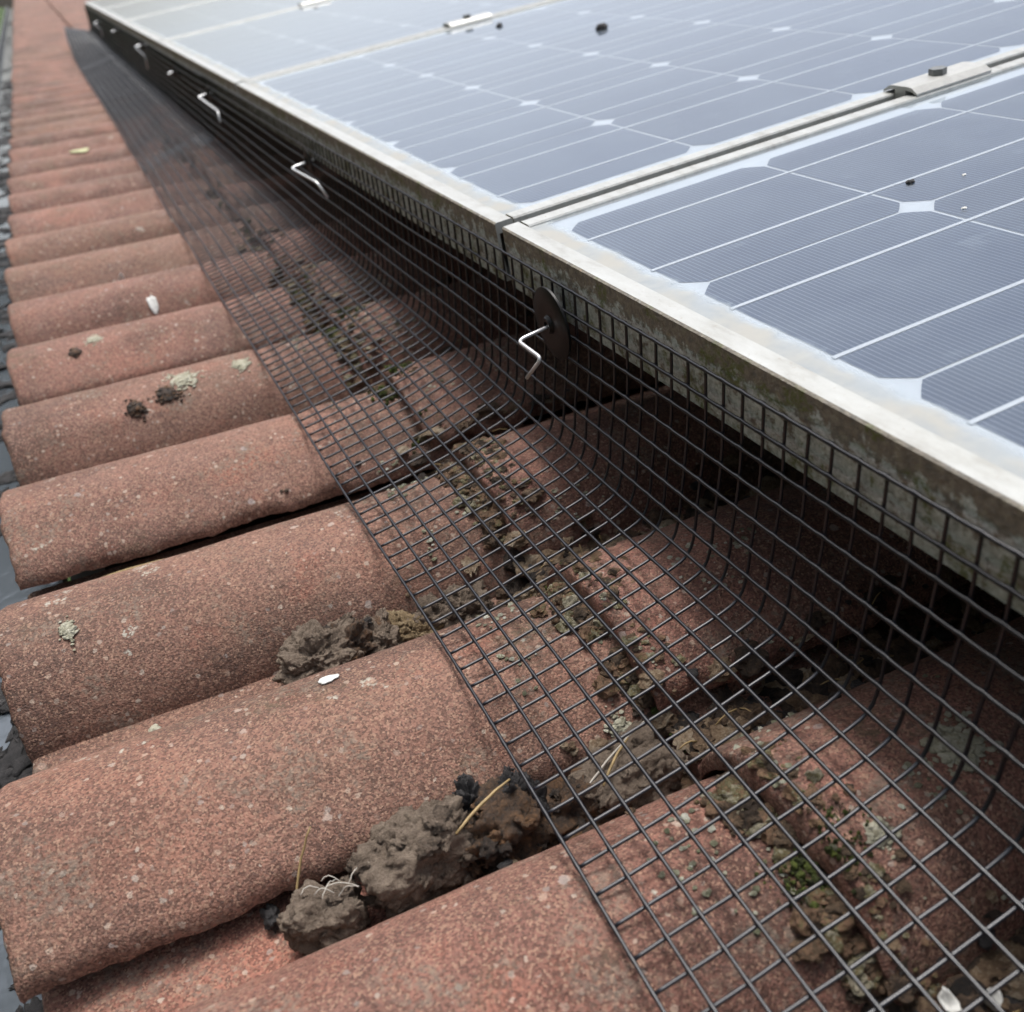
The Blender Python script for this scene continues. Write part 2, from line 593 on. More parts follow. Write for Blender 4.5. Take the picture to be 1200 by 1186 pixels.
def tile_mesh(nv, seed, ny=1.0, ragged=1.0, L=0.33, th=0.0115):
    ys = []
    steps = [(-0.058, -0.05, 3), (-0.05, 0.05, int(14 * ny)), (0.05, 0.0577, int(5 * ny) + 1), (0.0577, P - 0.0577, 3), (P - 0.0577, P - 0.05, int(5 * ny) + 1), (P - 0.05, P + 0.05, int(14 * ny)), (P + 0.05, P + 0.0577, int(5 * ny) + 1), (P + 0.0577, 2 * P - 0.046, 4)]
    for a, b, n in steps:
        n = max(2, n)
        ys += [a + (b - a) * i / n for i in range(n)]
    ys.append(2 * P - 0.046)
    xs = [0, 0.0012, 0.004] + [0.004 + (L - 0.004) * (i + 1) / nv for i in range(nv)]
    sx = seed * 7.3
    V, F = [], []
    m, n = len(xs), len(ys)
    for lay in (0, 1):
        for i, x in enumerate(xs):
            for j, y in enumerate(ys):
                z = SLOPE * x - sag_tile(y)
                xx, yy = x, y
                if ragged:
                    z += 0.0007 * noise.noise((x * 25 + sx, y * 25, 3)) + 0.00035 * noise.noise((x * 90, y * 90 + sx, 5))
                    if i < 3:
                        xx += ragged * 0.0015 * (noise.noise((y * 60, sx, lay)) + 0.8 * noise.noise((y * 200, sx, lay)) + 0.6 * noise.noise((y * 520, sx, lay)))
                    if j == 0:
                        yy += ragged * (0.0030 * noise.noise((x * 24, sx, 9)) + 0.0026 * noise.noise((x * 85, sx, 9)) + 0.0018 * noise.noise((x * 260, sx, 9)))
                        z += ragged * (0.0016 * noise.noise((x * 50, sx, 4)) + 0.0012 * noise.noise((x * 210, sx, 4)))
                if lay == 0 and i == 0:
                    z -= 0.0028
                if lay == 0 and i == 1:
                    z -= 0.0010
                if lay == 0 and j == 0:
                    z -= 0.0016
                V.append((xx, yy, z - ((0.0065 if j < 5 else th) if lay else 0)))
    N = m * n
    for i in range(m - 1):
        for j in range(n - 1):
            a = i * n + j
            F.append((a, a + n, a + n + 1, a + 1))
            F.append((N + a, N + a + 1, N + a + n + 1, N + a + n))
    for j in range(n - 1):
        F.append((j, j + 1, N + j + 1, N + j))
        a = (m - 1) * n + j
        F.append((a, N + a, N + a + 1, a + 1))
    for i in range(m - 1):
        a = i * n
        F.append((a, N + a, N + a + n, a + n))
        a = i * n + n - 1
        F.append((a, a + n, N + a + n, N + a))
    me = mesh('roof_tile', V, F, MAT['tile'], True)
    return me


def sharpen(me, ang=50):
    try:
        me.set_sharp_from_angle(angle=R(ang))
    except Exception:
        pass


# ------------------------------------------------------------------ setting: lawn, roof, gutter
U0, U1 = UA - 4 * P, UA + 2 * P * 42
g = MB()
g.v = [(-60, -40, 0), (60, -40, 0), (60, 90, 0), (-60, 90, 0)]
g.f = [(0, 1, 2, 3)]
lawn = bpy.data.objects.new('lawn', g.mesh('lawn', MAT['lawn']))
COL.objects.link(lawn)
lawn['kind'] = 'structure'
lawn['label'] = 'green lawn far below the eave'

deck = MB().box((-0.277, U0 - 0.05, -0.26), (1.75, U1 + 0.05, -0.205)).mesh('roof', MAT['deck'])
roof = top('roof', deck, (0, 0, 0), 'tiled roof slope of red brown concrete roll tiles', kind='structure')

far_me = [tile_mesh(5, 50 + i, 0.7, 0.6) for i in range(3)]
for fm in far_me:
    sharpen(fm)
mid_me = [tile_mesh(16, 30 + i, 1.0, 1.0) for i in range(3)]
for fm in mid_me:
    sharpen(fm)
tilt_rng = random.Random(3)
for c in range(3):
    for t in range(-2, 42):
        u = UA + 2 * P * t
        if c < 2 and -1 <= t <= 1:
            me = tile_mesh(90, 100 + c * 20 + t, 1.9, 1.0)
            sharpen(me)
        elif c < 2 and t < 7:
            me = mid_me[(t + c) % 3]
        else:
            me = far_me[(t + c) % 3]
        jx, jr, jz = tilt_rng.uniform(-0.003, 0.003), tilt_rng.uniform(-0.004, 0.004), tilt_rng.uniform(-0.0008, 0.0006)
        if t < 2:
            jx *= 0.5
            jr *= 0.5
        part('roof_tile', me, roof, (NOSE[c] + jx, u, CREST[c] + jz), (0, 0, jr))

# trees added beyond the gutter to block low sky and darken the panel gap
def m_leaf():
    t = NT('tree_leaves')
    geo = t.n('NewGeometry')
    c = t.ramp(geo.outputs['Random Per Island'], [(0.0, (0.020, 0.036, 0.010)), (0.5, (0.045, 0.075, 0.020)), (1.0, (0.085, 0.120, 0.035))])
    return t.done(t.bsdf(c, 0.6, 0, 0.3))


MAT['leaves'] = m_leaf()
MAT['bark'] = simple('tree_bark', (0.085, 0.065, 0.05), 0.9, 0, 0.2, 0.35, 12, 0.01, 30)


def crown_mesh(seed, n=5200):
    rr = random.Random(seed)
    lumps = []
    for i in range(26):
        a, h = rr.uniform(0, 6.283), rr.uniform(-1.0, 1.0)
        w = math.sqrt(max(0.0, 1 - h * h * 0.8))
        lumps.append((1.45 * w * math.cos(a) * rr.uniform(0.3, 1), 1.45 * w * math.sin(a) * rr.uniform(0.3, 1), 3.9 + 2.6 * h, rr.uniform(0.45, 0.85)))
    V, F = [], []
    for i in range(n):
        lx, ly, lz, lr = lumps[rr.randrange(len(lumps))]
        d = Vector((rr.gauss(0, 1), rr.gauss(0, 1), rr.gauss(0, 1))).normalized() * lr * rr.random() ** 0.4
        c = Vector((lx, ly, lz)) + d
        u_ = Vector((rr.gauss(0, 1), rr.gauss(0, 1), rr.gauss(0, 0.6))).normalized()
        w_ = u_.orthogonal().normalized()
        s_ = rr.uniform(0.05, 0.12)
        k = len(V)
        V += [tuple(c - u_ * s_), tuple(c + w_ * s_ * 0.55), tuple(c + u_ * s_), tuple(c - w_ * s_ * 0.55)]
        F.append((k, k + 1, k + 2, k + 3))
    return mesh('crown', V, F, MAT['leaves'])


def trunk_mesh(seed):
    rr = random.Random(seed)
    b = MB().tube([(0, 0, -0.05), (0.03, 0.02, 0.8), (-0.02, 0.05, 2.0), (0.04, 0.0, 4.2)], [0.17, 0.13, 0.11, 0.04], 10)
    for i in range(7):
        a = i * 0.9 + rr.uniform(-0.3, 0.3)
        z = 1.3 + i * 0.38
        b.tube([(0, 0.03, z), (0.5 * math.cos(a), 0.5 * math.sin(a), z + 0.45), (1.1 * math.cos(a), 1.1 * math.sin(a), z + 1.0)], [0.055, 0.035, 0.012], 6)
    return b.mesh('trunk', MAT['bark'], True)


CROWNS = [crown_mesh(1), crown_mesh(2), crown_mesh(3)]
TRUNK = trunk_mesh(4)
for i in range(12):
    tr_ = bpy.data.objects.new('added_tree', None)
    COL.objects.link(tr_)
    tr_.location = (-4.6 + 0.5 * math.sin(i * 2.1), -6.5 + i * 2.35, 0)
    tr_.rotation_euler = (0, 0, i * 1.7)
    sc_ = 0.92 + 0.16 * ((i * 7) % 5) / 5
    tr_.scale = (sc_, sc_, sc_)
    tr_['label'] = 'leafy green tree added beyond the gutter to block low sky'
    tr_['category'] = 'tree'
    tr_['group'] = 'trees added beyond the gutter to block low sky'
    part('trunk', TRUNK, tr_)
    part('crown', CROWNS[i % 3], tr_)

# fascia and gutter along the eave
fas = top('fascia_board', MB().box((-0.30, U0, -0.40), (-0.278, U1, -0.162)).mesh('fascia_board', MAT['fascia']), (0, 0, 0), 'dark fascia board behind the gutter under the eave', 'fascia')
gx, gz, gr = -0.362, -0.168, 0.055
prof = []
for k in range(19):
    a = math.pi + math.pi * k / 18
    prof.append((gx + gr * math.cos(a), gz + gr * math.sin(a)))
for k in range(18, -1, -1):
    a = math.pi + math.pi * k / 18
    prof.append((gx + (gr - 0.003) * math.cos(a), gz + (gr - 0.003) * math.sin(a)))
gut = top('gutter', None, (0, 0, 0), 'grey half round gutter holding dark water under the tile noses', 'gutter')
gb = MB().prism(prof, U0, U1)
part('channel', gb.mesh('channel', MAT['gutter']), gut)
part('rim_bead', MB().tube([(gx - gr, U0, gz), (gx - gr, U1, gz)], 0.006, 8).mesh('rim_bead', MAT['gutter'], True), gut)
wv = [(gx - 0.047, U0, -0.190), (gx + 0.047, U0, -0.190), (gx + 0.047, U1, -0.190), (gx - 0.047, U1, -0.190)]
wat = top('gutter_water', mesh('gutter_water', wv, [(0, 1, 2, 3)], MAT['water']), (0, 0, 0), 'still water in the gutter reflecting the pale sky', kind='structure')
lb = MB()
rg = random.Random(11)
for i in range(1700):
    u = rg.uniform(-0.5, 4.0) if i < 1500 else rg.uniform(4, 9)
    s = 0.002 + 0.010 * rg.random() ** 2
    if noise.noise((u * 9, 2, 3)) < -0.22:
        continue
    bv, bf = blob((s * rg.uniform(0.5, 1.1), s * rg.uniform(0.8, 2.2), s * 0.16), 2, i + 500, 0.9, 2.2)
    ox, oz = gx + rg.uniform(-0.03, 0.043), -0.1895
    tz, ta = rg.uniform(-0.25, 0.25), rg.uniform(0, 3.14)
    ca, sa = math.cos(ta), math.sin(ta)
    lb.add([(a * ca - b * sa + ox, a * sa + b * ca + u, c_ + a * tz + oz) for a, b, c_ in bv], bf)
top('gutter_litter', lb.mesh('gutter_litter', MAT['grime'], True), (0, 0, 0), 'black rotten leaf litter floating in the gutter', kind='stuff')

# ------------------------------------------------------------------ solar panels
PW, PL, FH, LIP = 0.808, 1.580, 0.035, 0.0112
CP = 0.127
PANEL_W0 = -0.0335      # underside of the frames in the roof frame
PANEL_V0 = 0.0025


def cell_mesh():
    h, Rw = 0.0625, 0.0822
    lim = math.sqrt(Rw * Rw - h * h)
    pts = []
    for q in range(4):
        a0 = math.atan2(lim, h)
        a1 = math.atan2(h, lim)
        for k in range(4):
            a = a0 + (a1 - a0) * k / 3 + q * math.pi / 2
            pts.append((Rw * math.cos(a), Rw * math.sin(a), 0))
    return mesh('solar_cell', pts, [tuple(range(len(pts)))], MAT['cell'])


CELL = cell_mesh()
RIB = MB().box((-0.0005, -0.00105, 0), (CP * 12 + 0.0005, 0.00105, 0.0003)).mesh('busbar_ribbon', MAT['ribbon'])
fz = FH
# frame bar section: outer wall, top lip over the glass, bottom flange
sec = [(0.0, 0.0), (0.028, 0.0), (0.028, 0.0018), (0.0018, 0.0018), (0.0018, fz - 0.0065), (LIP, fz - 0.0065), (LIP, fz - 0.0009), (LIP - 0.0009, fz), (0.0009, fz), (0.0, fz - 0.0009)]
BAR_B = MB().prism(sec, 0.0, PW).mesh('frame_bar', MAT['frame'])
BAR_T = MB().prism([(PL - x, z) for x, z in sec][::-1], 0.0, PW).mesh('frame_bar', MAT['frame'])
BAR_L = MB().prism([(y, z) for y, z in sec][::-1], LIP + 0.0004, PL - LIP - 0.0004, 'x').mesh('frame_bar', MAT['frame'])
BAR_R = MB().prism([(PW - y, z) for y, z in sec], LIP + 0.0004, PL - LIP - 0.0004, 'x').mesh('frame_bar', MAT['frame'])
GL = MB().box((0.0024, 0.0024, fz - 0.0046), (PL - 0.0024, PW - 0.0024, fz - 0.0016))
GLASS = mesh('glass_pane', [(0.011, 0.011, fz - 0.0014), (PL - 0.011, 0.011, fz - 0.0014), (PL - 0.011, PW - 0.011, fz - 0.0014), (0.011, PW - 0.011, fz - 0.0014)], [(0, 1, 2, 3)], MAT['glass'])
BACK = MB().box((0.0026, 0.0026, fz - 0.0062), (PL - 0.0026, PW - 0.0026, fz - 0.0030)).mesh('backsheet', MAT['back'])
panel_labels = ['solar panel with sharp dark blue cells carrying scattered specks, next to the black disc clip',
                'solar panel between the two bolted mid clamps, cells washed pale by sky reflection',
                'solar panel one further along the row past the second mid clamp',
                'solar panel two further along the row past the second mid clamp',
                'solar panel last but one towards the far end of the row',
                'solar panel at the far end of the row where the wire mesh stops']
starts = [0.006 - 0.005 - PW + (PW + 0.010) * i for i in range(6)]
for i, u in enumerate(starts):
    p = top('solar_panel', None, (PANEL_V0, u, PANEL_W0), panel_labels[i], 'solar panel', 'solar panels in a row above the eave')
    for bm_ in (BAR_B, BAR_T, BAR_L, BAR_R):
        part('frame_bar', bm_, p)
    part('backsheet', BACK, p)
    part('glass_pane', GLASS, p)
    x0 = 0.028 - PANEL_V0
    y0 = (PW - 6 * CP) / 2
    for a in range(12):
        for b in range(6):
            part('solar_cell', CELL, p, (x0 + (a + 0.5) * CP, y0 + (b + 0.5) * CP, fz - 0.0027))
    for b in range(6):
        for s in (-1, 1):
            part('busbar_ribbon', RIB, p, (x0, y0 + (b + 0.5 + 0.25 * s) * CP, fz - 0.0026))

# mid clamps in the seams
pt = PANEL_W0 + FH
cw = 0.5
CL = []
for s in (1,):
    CL = [(-0.0148, 0.0003), (-0.0148, 0.0016), (-0.0095, 0.0046), (-0.006, 0.0050), (0.006, 0.0050), (0.0095, 0.0046), (0.0148, 0.0016), (0.0148, 0.0003), (0.0095, 0.0024), (0.0044, 0.0028), (0.0044, -0.022), (-0.0044, -0.022), (-0.0044, 0.0028), (-0.0095, 0.0024)]
CLAMP = MB().prism(CL[::-1], -0.030, 0.030, 'x').mesh('clamp_plate', MAT['alu'])
hexp = MB()
hexp.v = [(0.0055 * math.cos(k * math.pi / 3 + 0.3), 0.0055 * math.sin(k * math.pi / 3 + 0.3), z) for z in (0.0050, 0.0088) for k in range(6)]
hexp.f = [tuple(range(6))[::-1], tuple(range(6, 12))] + [(k, (k + 1) % 6, 6 + (k + 1) % 6, 6 + k) for k in range(6)]
BOLT = hexp.mesh('bolt_head', MAT['bolt'])
clamp_labels = ['aluminium mid clamp with hex bolt in the seam beside the sharp blue panel',
                'aluminium mid clamp with bolt in the second seam between pale panels',
                'aluminium mid clamp with bolt in the third seam of the panel row',
                'aluminium mid clamp with bolt in the fourth seam of the panel row',
                'aluminium mid clamp with bolt in the last seam of the panel row']
for i in range(5):
    u = starts[i + 1] - 0.005
    o = top('mid_clamp', None, (0.318 if i else 0.316, u, pt), clamp_labels[i], 'clamp', 'mid clamps between the panels')
    part('clamp_plate', CLAMP, o)
    part('bolt_head', BOLT, o)

# rails and hooks that carry the panels
for j, v in enumerate((0.318, 1.262)):
    rl = top('mounting_rail', None, (v, 0, 0), ['aluminium rail under the panels, the one nearer the eave', 'aluminium rail under the upper part of the panels'][j], 'rail')
    part('rail_bar', MB().box((-0.02, starts[0] + 0.02, PANEL_W0 - 0.0405), (0.02, starts[-1] + PW - 0.02, PANEL_W0 - 0.0005)).mesh('rail_bar', MAT['alu']), rl)
    hk = MB().prism([(-0.003, -0.20), (-0.003, PANEL_W0 - 0.041), (0.003, PANEL_W0 - 0.041), (0.003, -0.20)], -0.015, 0.015).mesh('roof_hook', MAT['alu'])
    for k in range(7):
        part('roof_hook', hk, rl, (0, starts[0] + 0.3 + k * 0.72, 0))

# ------------------------------------------------------------------ wire mesh guard
NODE = [(0.0007, -0.0115), (-0.0004, -0.024), (-0.0015, -0.0365), (-0.0030, -0.0495), (-0.0048, -0.062), (-0.0068, -0.0745), (-0.0092, -0.087), (-0.0145, -0.0975), (-0.0265, -0.1020), (-0.039, -0.1045), (-0.0515, -0.1070), (-0.064, -0.1092), (-0.0765, -0.1110), (-0.089, -0.1128), (-0.1015, -0.1144), (-0.114, -0.1158), (-0.1265, -0.1172)]
PITCHW = 0.0127


def spline(t):
    t = max(0.0, min(len(NODE) - 1.0001, t))
    i = int(t)
    f = t - i
    g_ = lambda k: NODE[max(0, min(len(NODE) - 1, k))]
    o = []
    for c in (0, 1):
        a, b, d, e = g_(i - 1)[c], g_(i)[c], g_(i + 1)[c], g_(i + 2)[c]
        o.append(0.5 * (2 * b + (d - a) * f + (2 * a - 5 * b + 4 * d - e) * f * f + (3 * b - a - 3 * d + e) * f ** 3))
    return o


def sm(a, b, x):
    k = max(0, min(1, (x - a) / (b - a)))
    return k * k * (3 - 2 * k)


def guard(t, u, sheet):
    x, z = spline(t)
    k = t / 16
    if t > 7:
        # loose far end of the mesh springs up from the tiles
        an = R(27) * sm(2.9, 4.2, u)
        an += R(1.3) * noise.noise((u * 1.7, 4.2, sheet)) * sm(0.3, 1.0, u)
        bx, bz = spline(7)
        dx, dz = x - bx, z - bz
        x = bx + dx * math.cos(an) - dz * math.sin(an) * -1 * -1
        z = bz + dz * math.cos(an) + abs(dx) * math.sin(an)
    wob = 0.0016 * (noise.noise((u * 7, k * 3, sheet * 9)) + 0.45) * sm(0, 3, t)
    z += wob + 0.0003
    x -= 0.0030 * (noise.noise((u * 3.4, k * 2, 7 + sheet)) + 0.4) * sm(2, 6, t)
    if sheet:
        x += 0.003 * sm(1, 6, t)
        x -= 0.0016
        z += 0.0016 * sm(8, 9, t) - 0.001
    return x, z


def build_guard(sheet, ua, ub, label, knots):
    o = top('wire_mesh_guard', None, (0, ua, 0), label, 'wire mesh', 'wire mesh sheets closing the gap under the panels')
    n = int(round((ub - ua) / PITCHW))
    fine = 3
    for i in range(n + 1):
        u = ua + i * PITCHW + 0.0005 * noise.noise((i * 0.37, sheet, 1))
        pts = []
        for k in range(16 * fine + 1):
            x, z = guard(k / fine, u, sheet)
            pts.append((x, u - ua + 0.0006 * noise.noise((k * 0.15, i * 0.9, sheet)), z))
        part('cross_wire', MB().tube(pts, 0.00074 if knots else 0.00088, 6 if knots else 5).mesh('cross_wire', MAT['wire'], True), o)
    for r in range(17):
        pts, rad = [], []
        m = n * (4 if knots else 1)
        for i in range(m + 1):
            u = ua + (ub - ua) * i / m
            x, z = guard(r, u, sheet)
            xa, za = guard(min(16, r + 0.3), u, sheet)
            xb, zb = guard(max(0, r - 0.3), u, sheet)
            tx, tz = xa - xb, za - zb
            l = math.hypot(tx, tz)
            nx, nz = tz / l, -tx / l
            ph = (i % 4) if knots else 2
            off = 0.0010 if ph == 0 else 0.00125
            pts.append((x + nx * off, u - ua + 0.0000, z + nz * off + 0.0003 * noise.noise((u * 9, r, 3))))
            rad.append(0.00102 if ph == 0 and knots else 0.00079)
        part('long_wire', MB().tube(pts, rad, 6 if knots else 5).mesh('long_wire', MAT['wire'], True), o)
    return o


build_guard(0, -0.62, 1.17, 'black welded wire mesh sheet bent against the frame, carrying the black disc clip', True)
build_guard(1, 1.09, 4.10, 'black wire mesh sheet at the far end of the row with its loose end lifted', False)


# ------------------------------------------------------------------ clips holding the mesh
def smooth_path(p, n=5):
    """round the bends of a rod path"""
    p = [Vector(q) for q in p]
    out = [p[0]]
    for i in range(1, len(p) - 1):
        a, b, c = p[i - 1], p[i], p[i + 1]
        r = min(0.0045, (a - b).length * 0.4, (c - b).length * 0.4)
        s, e = b + (a - b).normalized() * r, b + (c - b).normalized() * r
        for k in range(n + 1):
            t = k / n
            out.append(s.lerp(b, t).lerp(b.lerp(e, t), t))
    out.append(p[-1])
    return out


def washer(rad, th):
    b = MB()
    ring = [(0.0022, 0.003), (0.0040, 0.003), (0.0052, 0.0011), (rad * 0.55, 0.0016), (rad - 0.001, 0.0006), (rad, 0.0)]
    ns = 40
    for z0, sgn in ((0.0, 1), (-th, 0)):
        for r_, h in ring:
            for k in range(ns):
                a = 2 * math.pi * k / ns
                b.v.append((-(z0 + (h if sgn else 0)), r_ * math.cos(a), r_ * math.sin(a)))
    m = len(ring)
    for l in (0, 1):
        for i in range(m - 1):
            for k in range(ns):
                k2 = (k + 1) % ns
                q = (l * m * ns + i * ns + k, l * m * ns + i * ns + k2, l * m * ns + (i + 1) * ns + k2, l * m * ns + (i + 1) * ns + k)
                b.f.append(q if l else q[::-1])
    for k in range(ns):
        k2 = (k + 1) % ns
        b.f.append(((m - 1) * ns + k, (m - 1) * ns + k2, m * ns + (m - 1) * ns + k2, m * ns + (m - 1) * ns + k))
        b.f.append((k, m * ns + k, m * ns + k2, k2))
    return b.mesh('washer', MAT['plastic'], True)


WASH = washer(0.0195, 0.0012)
for f_ in WASH.polygons:
    pass
sharpen(WASH, 35)
WSMALL = washer(0.011, 0.0012)
clips = [
    ((-0.0058, -0.070, -0.0310), [(0.006, 0, 0), (-0.0210, 0.001, -0.0030), (-0.0205, -0.026, -0.0035), (-0.0255, -0.014, -0.0170)], WASH, 'aluminium hook pushed through a large black plastic disc on the mesh', 0.0010),
    ((-0.0055, 0.452, -0.0310), [(0.006, 0, 0), (-0.0190, 0, -0.0020), (-0.0090, -0.052, -0.0090), (-0.0050, -0.062, -0.0220)], WSMALL, 'bright bent aluminium hook on the mesh, next along from the disc clip', 0.0012),
    ((-0.0055, 1.038, -0.0290), [(0.006, 0, 0), (-0.0170, 0, -0.0010), (-0.0030, -0.052, -0.0185), (-0.0070, -0.068, -0.0300)], WSMALL, 'bright bent aluminium hook on the mesh beside the second panel seam', 0.0014),
    ((-0.0055, 1.411, -0.0300), [(0.006, 0, 0), (-0.0120, 0, -0.0010), (-0.0130, -0.010, -0.0020)], WSMALL, 'short straight hook end poking out of the mesh beyond the second seam', 0.0017),
    ((-0.0070, 1.845, -0.0150), [(0.006, 0, 0), (-0.0200, 0, 0.0020), (-0.0070, -0.010, -0.0190), (-0.0110, -0.012, -0.0430)], WSMALL, 'bright bent hook on the mesh just past the third panel seam', 0.0017),
    ((-0.0070, 2.564, -0.0210), [(0.006, 0, 0), (-0.0120, 0, -0.0010), (-0.0130, -0.012, -0.0020)], WSMALL, 'short blurred hook end poking out of the mesh past the fourth seam', 0.0018),
    ((-0.0090, 3.265, -0.0300), [(0.006, 0, 0), (-0.0180, 0, -0.0010), (-0.0040, -0.010, -0.0190), (-0.0060, -0.012, -0.0440)], WSMALL, 'bent hook on the mesh nearest the far end of the row', 0.0020),
]
for loc, pth, w, lab, rr in clips:
    o = top('mesh_clip', None, loc, lab, 'clip', 'aluminium hooks pinning the mesh to the panel frames')
    part('hook_rod', MB().tube(smooth_path(pth), rr, 10).mesh('hook_rod', MAT['rod'], True), o)
    part('washer', w, o, (-0.0016, 0, 0), (0, 0, R(0)))


# ------------------------------------------------------------------ dirt, litter, moss, straw
def clod(name, v, u, dz, size, seed, mat, label, cat, sub=4, rough=0.45, freq=1.6, fine=0.15, boxy=0.0, rz=0.0, ry=0.0, rx=0.0, group=None, crumbs=0, fibres=0):
    bv, bf = blob(size, sub, seed, rough, freq, fine, boxy)
    b = MB().add(bv, bf)
    rr = random.Random(int(seed * 17))
    mean = sum(size) / 3
    for i in range(crumbs):
        q = bv[rr.randrange(len(bv))]
        s_ = mean * (0.035 + 0.17 * rr.random() ** 2.5)
        cv, cf = blob((s_ * rr.uniform(0.7, 1.5), s_ * rr.uniform(0.7, 1.3), s_ * rr.uniform(0.5, 1.0)), 1 if s_ < 0.12 * mean else 2, seed * 40 + i, 0.9, 2.0)
        m_ = Matrix.Rotation(rr.uniform(0, 6.28), 3, 'Z') @ Matrix.Rotation(rr.uniform(-1, 1), 3, 'X')
        b.add([tuple(m_ @ Vector(w_) + Vector(q) * 0.98) for w_ in cv], cf)
    for i in range(fibres):
        q = Vector(bv[rr.randrange(len(bv))])
        d_ = Vector((rr.uniform(-1, 1), rr.uniform(-1, 1), rr.uniform(-0.4, 0.7))).normalized()
        l = mean * rr.uniform(0.25, 0.8)
        side = d_.orthogonal().normalized() * l * rr.uniform(-0.25, 0.25)
        b.tube([q - d_ * l * 0.2, q + d_ * l * 0.3 + side, q + d_ * l * 0.8], [0.0003, 0.00025, 0.00012], 4)
    rot = Matrix.Rotation(rz, 4, 'Z') @ Matrix.Rotation(ry, 4, 'Y') @ Matrix.Rotation(rx, 4, 'X')
    return top(name, b.mesh(name, mat, True), (v, u, tile_height(v, u) + dz), label, cat, group, None, rot)


clod('dirt_clod', -0.174, -0.249, 0.016, (0.022, 0.0165, 0.0175), 1, MAT['earth'], 'large grey brown clod of dried mud wedged between two rolls, uncovered by mesh', 'dirt clod', 5, 0.34, 1.5, 0.13, 0.6, 0.15, -0.1, crumbs=110, fibres=14)
clod('dirt_clod', -0.213, -0.255, 0.011, (0.0145, 0.013, 0.012), 2, MAT['earth'], 'smaller mud clod with pale fibres on top, against the larger clod', 'dirt clod', 5, 0.34, 1.6, 0.13, 0.5, -0.3, crumbs=80, fibres=10)
clod('litter_clump', -0.143, -0.249, 0.010, (0.019, 0.018, 0.015), 3, MAT['litter'], 'dark wet brown litter lump between the mud clod and the mesh edge', 'litter', 4, 0.6, 1.9, 0.3, crumbs=80, fibres=14)
clod('litter_clump', -0.128, -0.244, 0.017, (0.008, 0.009, 0.013), 4, MAT['grime'], 'sooty black knob of litter standing beside the mesh edge', 'litter', 4, 0.6, 1.9, 0.3, crumbs=70, fibres=5)
clod('litter_clump', -0.147, -0.238, 0.017, (0.007, 0.006, 0.011), 5, MAT['grime'], 'sooty black wisp leaning on the tile above the brown litter lump', 'litter', 4, 0.7, 2.2, 0.3, crumbs=50, fibres=5)
clod('dirt_clod', -0.085, -0.250, 0.011, (0.025, 0.017, 0.015), 6, MAT['earth'], 'mud clod lying under the mesh beside its outer edge with straw on it', 'dirt clod', 5, 0.36, 1.5, 0.14, 0.5, 0.2, crumbs=80, fibres=12)
clod('litter_clump', -0.108, -0.252, 0.006, (0.017, 0.016, 0.012), 61, MAT['litter'], 'dark litter lump crossed by the outermost mesh wire', 'litter', 4, 0.6, 1.9, 0.3, crumbs=70, fibres=8)
for i, (v, u, s, mt, lab) in enumerate([
        (-0.176, -0.107, 0.019, 'earth', 'lowest brown lump of the crumbly pile between rolls clear of the mesh'),
        (-0.160, -0.106, 0.017, 'litter', 'dark hollow lump in the middle of the crumbly pile'),
        (-0.145, -0.106, 0.014, 'earth', 'curled brown lump at the upper side of the crumbly pile'),
        (-0.137, -0.101, 0.011, 'ochre', 'pale ochre lump on top of the crumbly pile'),
        (-0.124, -0.109, 0.011, 'ochre', 'small orange brown lump at the mesh end of the crumbly pile'),
        (-0.116, -0.103, 0.013, 'earth', 'brown lump of the crumbly pile touching the mesh edge'),
        (-0.098, -0.106, 0.015, 'earth', 'brown lump of the crumbly pile lying just under the mesh')]):
    clod('dirt_clod' if mt != 'litter' else 'litter_clump', v, u, s * 0.55, (s, s * 0.82, s * 0.8), 20 + i, MAT[mt], lab, 'dirt clod' if mt != 'litter' else 'litter', 5, 0.5, 1.9, 0.22, 0.2, i * 0.7, crumbs=110, fibres=6)

# crumbs, grit and rotten litter in the pans (nobody could count them)
rg = random.Random(5)
deb, cru, mos, gri, fib, scu = MB(), MB(), MB(), MB(), MB(), MB()


def scatter(b, v, u, s, flat, seed, sub=2, lift=0.35, rough=0.55):
    bv, bf = blob((s, s * rg.uniform(0.7, 1.3), s * flat), sub, seed, rough)
    z = tile_height(v, u) + s * flat * lift
    a = rg.uniform(0, 6.28)
    ca, sa = math.cos(a), math.sin(a)
    b.add([(x * ca - y * sa + v, x * sa + y * ca + u, q + z) for x, y, q in bv], bf)


pans = [UA + P * (k + 0.5) for k in range(-3, 16)]
for i, up in enumerate(pans):
    n = 420 if i < 5 else 110
    for k in range(n):
        v = rg.triangular(-0.20, 0.16, -0.035)
        if up > UA + 2 * P and v < -0.16:
            continue
        u = up + rg.gauss(0, 0.009)
        big = rg.random()
        s = 0.0009 + 0.0068 * big ** 3.2
        if v < -0.075:
            s *= 0.6
        black = rg.random() > 0.8
        if black:
            s = min(s, 0.0032)
        scatter(gri if black else deb, v, u, s, rg.uniform(0.5, 0.9), 1000 + i * 200 + k, 2 if i < 6 and s > 0.004 else 1)
